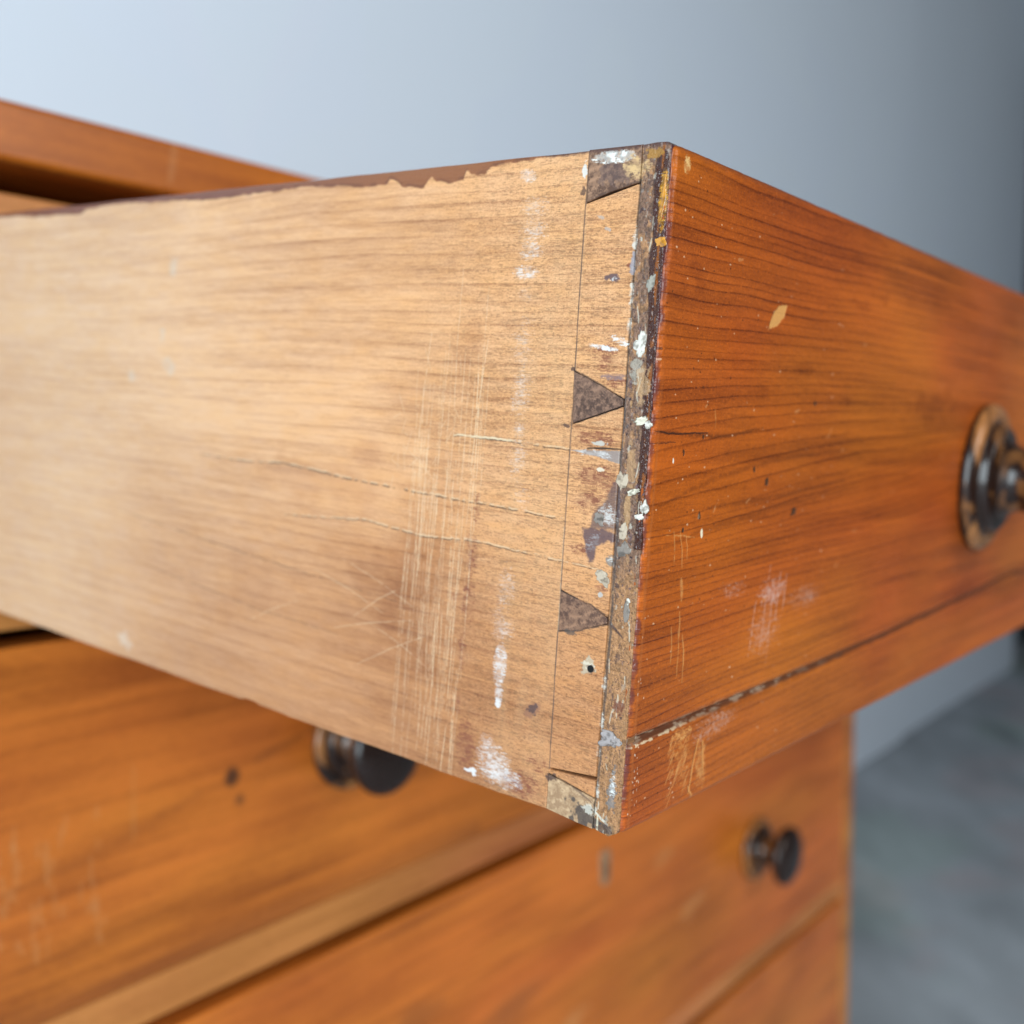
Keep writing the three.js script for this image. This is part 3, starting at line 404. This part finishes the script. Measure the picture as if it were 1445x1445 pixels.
// ---------------------------------------------------------------- knobs
const knobBoard = new Board(512, 256, 1, 0, 0).fill((x, y, o) => {
  const n = fbm(x * 0.03, y * 0.06, 801, 3), s = noise(x * 0.14, y * 0.05, 805), u = (x / 512) * Math.PI * 2, v = y / 256, wrapN = fbm(3 + Math.cos(u) * 2.4, 3 + Math.sin(u) * 2.4 + v * 9, 809, 3);
  const rim = smooth(0.05, 0.085, v) * (1 - smooth(0.19, 0.25, v)), worn = clamp(rim * smooth(0.36, 0.56, wrapN) + 0.55 * smooth(0.6, 0.72, wrapN) * smooth(0.25, 0.3, v) * (1 - smooth(0.38, 0.45, v)) + 0.6 * smooth(0.42, 0.52, v) * (1 - smooth(0.68, 0.8, v)) * smooth(0.35, 0.6, n));
  const dark = [0.016, 0.007, 0.005], tan = [0.34, 0.135, 0.04];
  for (let q = 0; q < 3; q++) o[q] = lerp(dark[q], tan[q], worn * (0.7 + 0.3 * s)); o[3] = 0; o[4] = 0.24 + 0.1 * n;
});
const knobMaterial = (() => { const m = knobBoard.maps(0); for (const t of [m.map, m.roughnessMap]) { t.repeat.set(1, 1); t.offset.set(0, 0); } return physical({ map: m.map, roughnessMap: m.roughnessMap, roughness: 1, specularIntensity: 0.55, clearcoat: 0.3, clearcoatRoughness: 0.08 }); })();
function lathe(profile, from, to) {
  const c = new THREE.CatmullRomCurve3(profile.map(([r, h]) => new THREE.Vector3(r, h, 0)), false, 'centripetal'), pts = c.getPoints(70).map((p) => new THREE.Vector2(Math.max(0.00001, p.x) / 1000, p.y / 1000)), g = new THREE.LatheGeometry(pts, 56);
  g.rotateX(Math.PI / 2);
  const uv = g.attributes.uv; for (let i = 0; i < uv.count; i++) uv.setY(i, lerp(from, to, uv.getY(i)));
  return g;
}
const roseShape = lathe([[25.2, 0], [26, 0.8], [26.2, 2], [25.6, 3.4], [24, 4.6], [22, 5], [20.6, 4.4], [19.6, 4.8], [19.2, 6.2], [18.4, 7.6], [17, 8.4], [15, 8.6], [13.6, 9.2], [12.6, 10.6], [11.6, 12.2]], 0, 0.5);
const gripShape = lathe([[11.6, 12], [11, 14.5], [11.2, 17], [12.6, 19.6], [16, 21.6], [20.4, 23.4], [23.2, 25.6], [24.2, 28], [23.8, 30.4], [21.6, 32.6], [17, 34.4], [10, 35.6], [4, 36], [0, 36.1]], 0.5, 1);
function knob(parent, x, y, z, s = 1, turn = 0) {
  const k = new THREE.Group(); k.name = 'knob'; k.position.set(x, y, z); k.scale.setScalar(s); k.rotation.z = turn; parent.add(k);
  part('rose', roseShape, knobMaterial, k); part('grip', gripShape, knobMaterial, k);
  return k;
}

// ---------------------------------------------------------------- chest of drawers
const CZ = -0.28, LEFT = -0.037, RIGHT = 0.868;
const rails = plankMaterial(61, { a: [0.46, 0.158, 0.044], b: [0.25, 0.07, 0.014], w: 1024, h: 64, lines: 7, clear: 0.15, rough: 0.42 });
const topMat = plankMaterial(67, { a: [0.42, 0.105, 0.011], b: [0.2, 0.036, 0.004], h: 64, lines: 6, paint: (B) => { B.blob(62, 26, 16, 8, 0.2, [0.55, 0.36, 0.26], 0.35, { amp: 0.9, freq: 0.08, soft: 0.9 }); B.stroke([[130, 4], [133, 22]], 3, [0.6, 0.34, 0.16], 0.14, {}); } });
const carcass = plankMaterial(71, { h: 512, lines: 9 });
const chest = thing('chest_of_drawers', [LEFT, 0, CZ], 'orange pine chest of drawers with a plain edged top, against the pale wall', 'chest of drawers');
{
  const W = RIGHT - LEFT, top = 0.199 + FLOOR, s = 0.022, D = 0.45;
  part('top', softBox(W + 0.03, 0.0215, D + 0.018, 0.0025), topMat, chest, [-0.015, top - 0.0215, 0.015]);
  for (const x of [0, W - s]) part('side_panel', softBox(s, top - 0.0215 - 0.06, D, 0.0012), carcass, chest, [x, 0.06, 0]);
  const rail = (y0, y1) => part('rail', softBox(W - 2 * s - 0.0006, y1 - y0, 0.06, 0.001), rails, chest, [s + 0.0003, FLOOR + y0, -0.0008]);
  rail(0.151, 0.1698); rail(0.0085, 0.0208); rail(-0.1662, -0.1472); rail(-0.3688, -0.3528); rail(-0.625, -0.598);
  part('plinth', softBox(W - 0.004, 0.1, D - 0.02, 0.002), carcass, chest, [0.002, -0.003, -0.012]).scale.y = 0.97;
  part('back_panel', new THREE.BoxGeometry(W - 2 * s, 0.8, 0.01).translate(W / 2, 0.5, -D + 0.02), carcass, chest);
}
const drawerGroup = 'drawers of the pine chest';
const closed = [
  [0.0024, -0.1468, 'wide closed drawer directly below the open one, dark knot near its left knob', (B) => {
    B.blob(129, 76, 5.4, 5, 0.4, [0.05, 0.022, 0.012], 0.9, { amp: 0.4, freq: 0.1, soft: 0.6 }); B.blob(133, 65, 4, 3.4, 0.4, [0.07, 0.03, 0.015], 0.75, { amp: 0.5, freq: 0.15, soft: 0.7 }); B.stroke([[128, 74], [110, 72], [60, 60], [20, 56]], 5, [0.2, 0.05, 0.012], 0.28, { wob: 3, soft: 0.9 }); B.stroke([[140, 80], [180, 88], [230, 86]], 4, [0.16, 0.045, 0.012], 0.5, { wob: 2 });
    const r = rng(8); for (let i = 0; i < 40; i++) { const x = 16 + 50 * r(), y = 32 + 50 * r(), l = 4 + 12 * r(); B.stroke([[x, y], [x + 2 * (r() - 0.5), y - l]], 1 + 1.6 * r(), [0.56, 0.25, 0.09], 0.26, { z: -0.12, seed: i, wob: 1.4 }); }
    B.stroke([[80, 95], [79, 60]], 1.2, [0.56, 0.28, 0.1], 0.25, {}); B.brush(0, 0, 300, 14, (x, y) => 0.4 * smooth(14, 4, y), [0.2, 0.06, 0.015]);
  }, 0.07, 0.94],
  [-0.1734, -0.3524, 'wide closed drawer with a bone coloured keyhole, second below the open one', (B) => { B.blob(330, 90, 40, 14, 0.1, [0.22, 0.07, 0.02], 0.5, { amp: 0.9, freq: 0.02, soft: 0.9 }); B.blob(250, 120, 30, 10, 0, [0.2, 0.06, 0.016], 0.5, { amp: 0.9, freq: 0.03, soft: 0.9 }); for (const [x, y] of [[180, 60], [390, 50], [520, 130], [560, 80]]) B.blob(x, y, 24, 9, 0.2, [0.55, 0.26, 0.09], 0.4, { amp: 0.9, freq: 0.03, soft: 0.9 }); }, -0.262, 1],
  [-0.3744, -0.5976, 'lowest closed drawer of the chest, cut off by the bottom of the picture', (B) => { B.blob(600, 170, 70, 14, 0, [0.24, 0.07, 0.025], 0.4, { amp: 0.9, freq: 0.02, soft: 0.9 }); }, -0.49, 1],
];
const drawerX = LEFT + 0.0232, drawerW = RIGHT - LEFT - 0.0464;

// ---------------------------------------------------------------- the open drawer
const drawer = thing('drawer', [0, FLOOR, 0], 'open top drawer pulled far out, worn dovetailed corner towards the viewer', 'drawer', drawerGroup);
drawer.rotation.x = 0.07858;
const H = 0.135, DW = 0.83, DEPTH = 0.4;
// an outline in (millimetres back, millimetres up) becomes a plate in the plane x = 0, thick to the right
function plate(outline, thick, proud, bevel = 0.12) {
  const g = new THREE.ExtrudeGeometry(new THREE.Shape(outline.map(([a, y]) => new THREE.Vector2(a, y))), { depth: thick - 2 * bevel, bevelEnabled: true, bevelThickness: bevel, bevelSize: bevel, bevelOffset: -bevel, bevelSegments: 2, steps: 1 });
  const p = g.attributes.position, uv = g.attributes.uv;
  for (let i = 0; i < p.count; i++) { const a = p.getX(i), y = p.getY(i), d = p.getZ(i) + bevel; p.setXYZ(i, (d - proud) / 1000, y / 1000, -a / 1000); uv.setXY(i, a / 1000, y / 1000); }
  const index = [...Array(p.count).keys()]; for (let i = 0; i < index.length; i += 3) [index[i + 1], index[i + 2]] = [index[i + 2], index[i + 1]];     // the turn into x = 0 mirrors the faces
  g.setIndex(index); g.computeVertexNormals();
  return g;
}
{
  const rnd = rng(91), bottom = [], topE = [];
  for (let a = 398; a > 20; a -= 2) { const n = 0.5 * (fbm(a * 0.12, 1, 901, 3) - 0.5); bottom.push([a, n + (Math.abs(a - 118) < 4 ? 0.5 : 0)]); }
  for (let a = 20; a < 399; a += 2) topE.push([a, 135 + 0.35 * (fbm(a * 0.08, 5, 903, 3) - 0.5)]);
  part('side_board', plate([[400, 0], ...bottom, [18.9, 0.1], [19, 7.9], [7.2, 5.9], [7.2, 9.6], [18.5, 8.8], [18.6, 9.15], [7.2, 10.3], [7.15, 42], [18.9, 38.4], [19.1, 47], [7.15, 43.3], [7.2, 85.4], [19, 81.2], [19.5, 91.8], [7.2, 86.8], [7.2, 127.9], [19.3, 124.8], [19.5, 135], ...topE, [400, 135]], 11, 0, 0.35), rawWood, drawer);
  const jag = (x0, y0, x1, y1, n, s) => { const o = []; for (let i = 0; i < n; i++) { const t = i / n; o.push([lerp(x0, x1, t) + 0.25 * (fbm(i * 0.5, s, 911, 3) - 0.5), lerp(y0, y1, t) + 0.25 * (fbm(i * 0.5, s + 9, 913, 3) - 0.5)]); } return o; };
  part('end_grain', plate([...jag(6.9, -0.4, 3.2, -0.9, 4, 1), ...jag(3.2, -0.9, 0.8, 0.4, 4, 2), [0.75, 1], [0.75, 134.4], [1.6, 135.1], [4, 135.2], [7, 135], ...jag(7, 135, 6.85, 60, 24, 3), ...jag(6.85, 60, 6.9, 1, 20, 4)], 3.4, 0.06), rawWood, drawer);
  const pins = [
    [[19.42, 135.1], [19.22, 124.98], [13.7, 126.65], [7.25, 128.05], [7.25, 135.1]],
    [[19.42, 91.68], [16.1, 90.52], [11.7, 88.72], [7.25, 86.74], [7.25, 85.5], [12.8, 83.5], [18.94, 81.33]],
    [[19.03, 46.9], [11.3, 45.05], [7.2, 43.25], [7.2, 42.06], [10.3, 40.9], [15.2, 39.15], [18.84, 38.5]],
    [[18.92, 7.75], [7.05, 5.75], [7.05, -0.6], [10, -0.5], [14, -0.2], [18.8, 0.2]],
  ];
  pins.forEach((p, i) => part('dovetail_pin', plate(p, 9, [0.1, 0.12, 0.14, 0.1][i], 0.18), rawWood, drawer));

  // front board: fine grid so that the arris, the groove and dents are real relief
  const r = 0.0016, T = 0.021, xs = [], ys = [];
  for (let i = 0; i <= 8; i++) xs.push(r * (i / 8)); for (let i = 1; i <= 60; i++) xs.push(r + 0.03 * (i / 60)); for (let i = 1; i <= 90; i++) xs.push(r + 0.03 + 0.27 * (i / 90)); for (let i = 1; i <= 12; i++) xs.push(lerp(0.3012, DW - r, i / 12)); for (let i = 1; i <= 5; i++) xs.push(DW - r + r * (i / 5));
  for (let i = 0; i <= 6; i++) ys.push(r * (i / 6)); for (let i = 1; i < 360; i++) ys.push(r + (H - 2 * r) * (i / 360)); for (let i = 0; i <= 6; i++) ys.push(H - r + r * (i / 6));
  const zs = []; for (let i = 0; i <= 8; i++) zs.push(-T + (T - r) * (i / 8)); for (let i = 1; i <= 6; i++) zs.push(-r + r * (i / 6));
  const lo = [0, 0, -T], hi = [DW, H, 0], geos = [];
  const face = (U, V, at, flip) => {
    const pos = [], uv = [], idx = [];
    for (const b of V) for (const a of U) {
      const p = at(a, b), inn = p.map((x, i) => clamp(x, lo[i] + r, hi[i] - r)), n = p.map((x, i) => x - inn[i]), l = Math.hypot(...n), q = inn.map((x, i) => x + (n[i] / l) * r), N = n.map((x) => x / l);
      const X = q[0] * 1000, Y = q[1] * 1000, Z = q[2] * 1000, atArris = Math.max(0, 1 - Math.abs(X - 0.4) / 1.6) * (Z > -2.5 ? 1 : 0);
      let lift = atArris * 0.55 * (fbm(Y * 0.55, X * 0.5 + Z * 0.5, 921, 4) - 0.5) - 0.35 * atArris * smooth(0.6, 0.75, fbm(Y * 0.22, 4, 923, 2));
      if (Z > -0.5 && X < 330) lift -= 1.15 * Math.exp(-(((Y - grooveY(X)) / 0.75) ** 2)) * (0.8 + 0.4 * fbm(X * 0.12, 2, 925, 2));
      if (Z > -0.5) lift += 0.1 * (fbm(X * 0.05, Y * 0.05, 927, 3) - 0.5) + 0.06 * (fbm(X * 0.3, Y * 0.3, 929, 2) - 0.5);
      if (X < 0.3 && Z < -1.62) lift -= 0.5;
      if (Y < 2 || Y > 133) lift += 0.25 * (fbm(X * 0.3, Z * 0.3, 931, 3) - 0.5);
      const e = Math.max(0, 1 - X / 4) * smooth(133, 135, Y); lift -= 0.5 * e * e;
      pos.push(...q.map((x, i) => x + N[i] * lift / 1000)); uv.push(q[0] - Math.min(0, q[2] + 0) * 0.9, q[1] + (Y > 134.9 || Y < 0.1 ? -q[2] : 0));
    }
    for (let j = 0; j + 1 < V.length; j++) for (let i = 0; i + 1 < U.length; i++) { const k = j * U.length + i, m = k + U.length; idx.push(...(flip ? [k, m + 1, k + 1, k, m, m + 1] : [k, k + 1, m + 1, k, m + 1, m])); }
    const g = new THREE.BufferGeometry(); g.setAttribute('position', new THREE.Float32BufferAttribute(pos, 3)); g.setAttribute('uv', new THREE.Float32BufferAttribute(uv, 2)); g.setIndex(idx); g.computeVertexNormals(); geos.push(g);
  };
  face(xs, ys, (a, b) => [a, b, 0]); face(xs, ys.filter((_, i) => i % 12 === 0 || i > 366), (a, b) => [a, b, -T], true);
  const zf = zs.filter((z) => z > -0.0035 || z === -0.0035); 
  face([-0.0026, -0.002, -0.0016, ...zs.filter((z) => z >= -r)], ys, (z, y) => [0, y, z], false);
  face(zs, ys.filter((_, i) => i % 6 === 0 || i > 366), (z, y) => [DW, y, z], true);
  face(xs, zs, (x, z) => [x, H, z], true); face(xs, zs, (x, z) => [x, 0, z]);
  part('front_board', mergeGeometries(geos), varnished, drawer);

  const inner = plankMaterial(83, { a: [0.6, 0.42, 0.25], b: [0.38, 0.2, 0.09], w: 512, h: 256, scale: 1.2, lines: 6, rough: 0.7, clear: 0 });
  part('side_board', new THREE.BoxGeometry(0.011, 0.134, 0.378).translate(DW - 0.0057, 0.067, -0.2105), inner, drawer);
  part('back_board', new THREE.BoxGeometry(DW - 0.024, 0.11, 0.012).translate(DW / 2, 0.075, -0.392), inner, drawer);
  part('drawer_bottom', new THREE.BoxGeometry(DW - 0.024, 0.008, 0.362).translate(DW / 2, 0.016, -0.2035), inner, drawer);
  knob(drawer, 0.2262, 0.0672, 0, 1, 0.4); knob(drawer, 0.6015, 0.0672, 0, 1, 2);

  // raised lumps of paint, filler and varnish stuck on the corner
  const lump = (name, a, y, ra, ry, h, material, seed, turn = 0, label) => {
    const g = new THREE.SphereGeometry(1, 48, 32), p = g.attributes.position, cs = Math.cos(turn), sn = Math.sin(turn), col = new Float32Array(p.count * 3);
    for (let i = 0; i < p.count; i++) {
      const x = p.getX(i), v = p.getY(i), w = p.getZ(i), q = 1 + 1.5 * (fbm(w * 1.5 + 5, v * 1.5 + 5, seed, 4) - 0.5), b = 0.35 + 1.3 * fbm(v * ry * 0.9 + 9, w * ra * 0.9 + 9, seed + 7, 4);
      const A = w * q * ra * 0.88, Y = v * q * ry * 0.88, t = lerp(0.45, 1.05, smooth(0.28, 0.55, fbm(v * ry * 1.2 + 3, w * ra * 1.2 + 3, seed + 11, 4))) * lerp(0.55, 1, smooth(0.1, 0.5, Math.abs(x)));
      p.setXYZ(i, x * h * b / 1000, (A * sn + Y * cs) / 1000, -(A * cs - Y * sn) / 1000); col.set([t, t * lerp(0.93, 1, t), t * lerp(0.86, 1, t)], i * 3);
    }
    g.deleteAttribute('uv'); g.setAttribute('color', new THREE.BufferAttribute(col, 3)); g.computeVertexNormals();
    const m = part(name, g, material, drawer, [-0.00003, y / 1000, -a / 1000]); if (label) m.userData.label = label;
  };
  const chalk = physical({ vertexColors: true, color: new THREE.Color(0.56, 0.51, 0.44), roughness: 0.6 }), putty = physical({ vertexColors: true, color: new THREE.Color(0.42, 0.33, 0.24), roughness: 0.75 }), slate = physical({ vertexColors: true, color: new THREE.Color(0.19, 0.15, 0.12), roughness: 0.35, clearcoat: 0.4 }), cream = physical({ vertexColors: true, color: new THREE.Color(0.6, 0.54, 0.42), roughness: 0.55 });
  const amber = physical({ vertexColors: true, color: new THREE.Color(0.5, 0.2, 0.008), roughness: 0.3, clearcoat: 0.6 }), wax = physical({ vertexColors: true, color: new THREE.Color(0.29, 0.245, 0.23), roughness: 0.35, clearcoat: 0.3 });
  lump('paint_fleck', 4.3, 97.4, 1.7, 3, 0.28, chalk, 941, 0, 'white paint fleck'); lump('paint_fleck', 3.1, 82.9, 1.7, 0.9, 0.3, cream, 943, -0.5); lump('paint_fleck', 1, 82.2, 0.9, 0.8, 0.3, chalk, 945);
  lump('filler_lump', 6.1, 70.6, 1.3, 2.2, 0.22, putty, 947, 0.2); lump('paint_fleck', 3.3, 68.9, 1.8, 0.7, 0.3, cream, 949, -0.35); lump('paint_fleck', 0.6, 66.2, 1, 1.4, 0.4, chalk, 951); lump('paint_fleck', 1.7, 64.3, 1.1, 0.6, 0.3, chalk, 953, -0.3);
  lump('filler_lump', 11.1, 62.8, 1.3, 1.5, 0.22, slate, 955); lump('filler_lump', 5, 61, 1.2, 2, 0.24, putty, 957); lump('filler_lump', 4.5, 57.3, 1.5, 1.7, 0.25, slate, 959); lump('filler_lump', 8.9, 51.2, 1.8, 1.6, 0.22, putty, 961, 0.3, 'beige lump of filler'); lump('filler_lump', 2.9, 45.4, 0.8, 2.7, 0.25, slate, 963); lump('paint_fleck', 2.6, 47.4, 0.5, 1, 0.32, chalk, 965);
  lump('filler_lump', 3.1, 109, 1, 2, 0.22, physical({ vertexColors: true, color: new THREE.Color(0.27, 0.245, 0.2), roughness: 0.6 }), 967, 0.1); lump('varnish_chip', 1.75, 124.6, 0.65, 5.6, 0.16, amber, 969, 0.06, 'amber flake of old varnish'); lump('varnish_chip', 1.4, 116.9, 1.4, 1.2, 0.18, amber, 971);
  // translucent grey wax plugs the end of the groove
  lump('wax_filler', 3.9, 18.9, 3.3, 2, 0.42, wax, 973, 0.05, 'grey translucent plug of wax');
  // nail hole
  const hole = new THREE.CylinderGeometry(0.00075, 0.00075, 0.0002, 20).rotateZ(Math.PI / 2); part('nail_hole', hole, physical({ color: new THREE.Color(0.004, 0.003, 0.003), roughness: 1 }), drawer, [-0.00002, 0.0322, -0.0103]);
}

// closed drawers
closed.forEach(([y1, y0, label, paint, ky, ks], i) => {
  const d = thing('drawer', [drawerX, FLOOR + y0, CZ], label, 'drawer', drawerGroup), h = y1 - y0;
  part('front_board', softBox(drawerW, h, 0.02, 0.0014), plankMaterial(301 + i * 40, { a: [0.5, 0.129, 0.018], b: [0.2, 0.04, 0.005], h: 256, scale: 1.2, paint }), d);
  const kk = (ky > -0.1 ? -0.069 : ky) - y0;
  knob(d, 0.186 - drawerX, kk, 0, ks, 1); knob(d, 0.648 - drawerX, kk, 0, ks, 2.4);
  if (i < 2) {
    const s = new THREE.Shape(); s.absellipse(0, 0.004, 0.0052, 0.0052, 0, Math.PI, false, 0); s.lineTo(-0.0042, -0.011); s.absellipse(0, -0.011, 0.0042, 0.0042, Math.PI, 2 * Math.PI, false, 0); s.lineTo(0.0052, 0.004);
    const hole = new THREE.Path(); hole.absellipse(0, 0.004, 0.0022, 0.0022, 0, 2 * Math.PI, true); s.holes.push(hole);
    const g = new THREE.ExtrudeGeometry(s, { depth: 0.0012, bevelEnabled: true, bevelSize: 0.0004, bevelThickness: 0.0004, bevelSegments: 2, curveSegments: 20 });
    const e = part('keyhole', g, physical({ color: new THREE.Color(0.29, 0.18, 0.1), roughness: 0.4 }), d, [0.417 - drawerX, h - 0.03, 0]);
    part('key_slot', new THREE.BoxGeometry(0.0026, 0.011, 0.0004).translate(-0.0002, -0.005, 0.0018), physical({ color: new THREE.Color(0.02, 0.012, 0.008), roughness: 0.8 }), e);
  }
});

renderer.render(scene, camera);
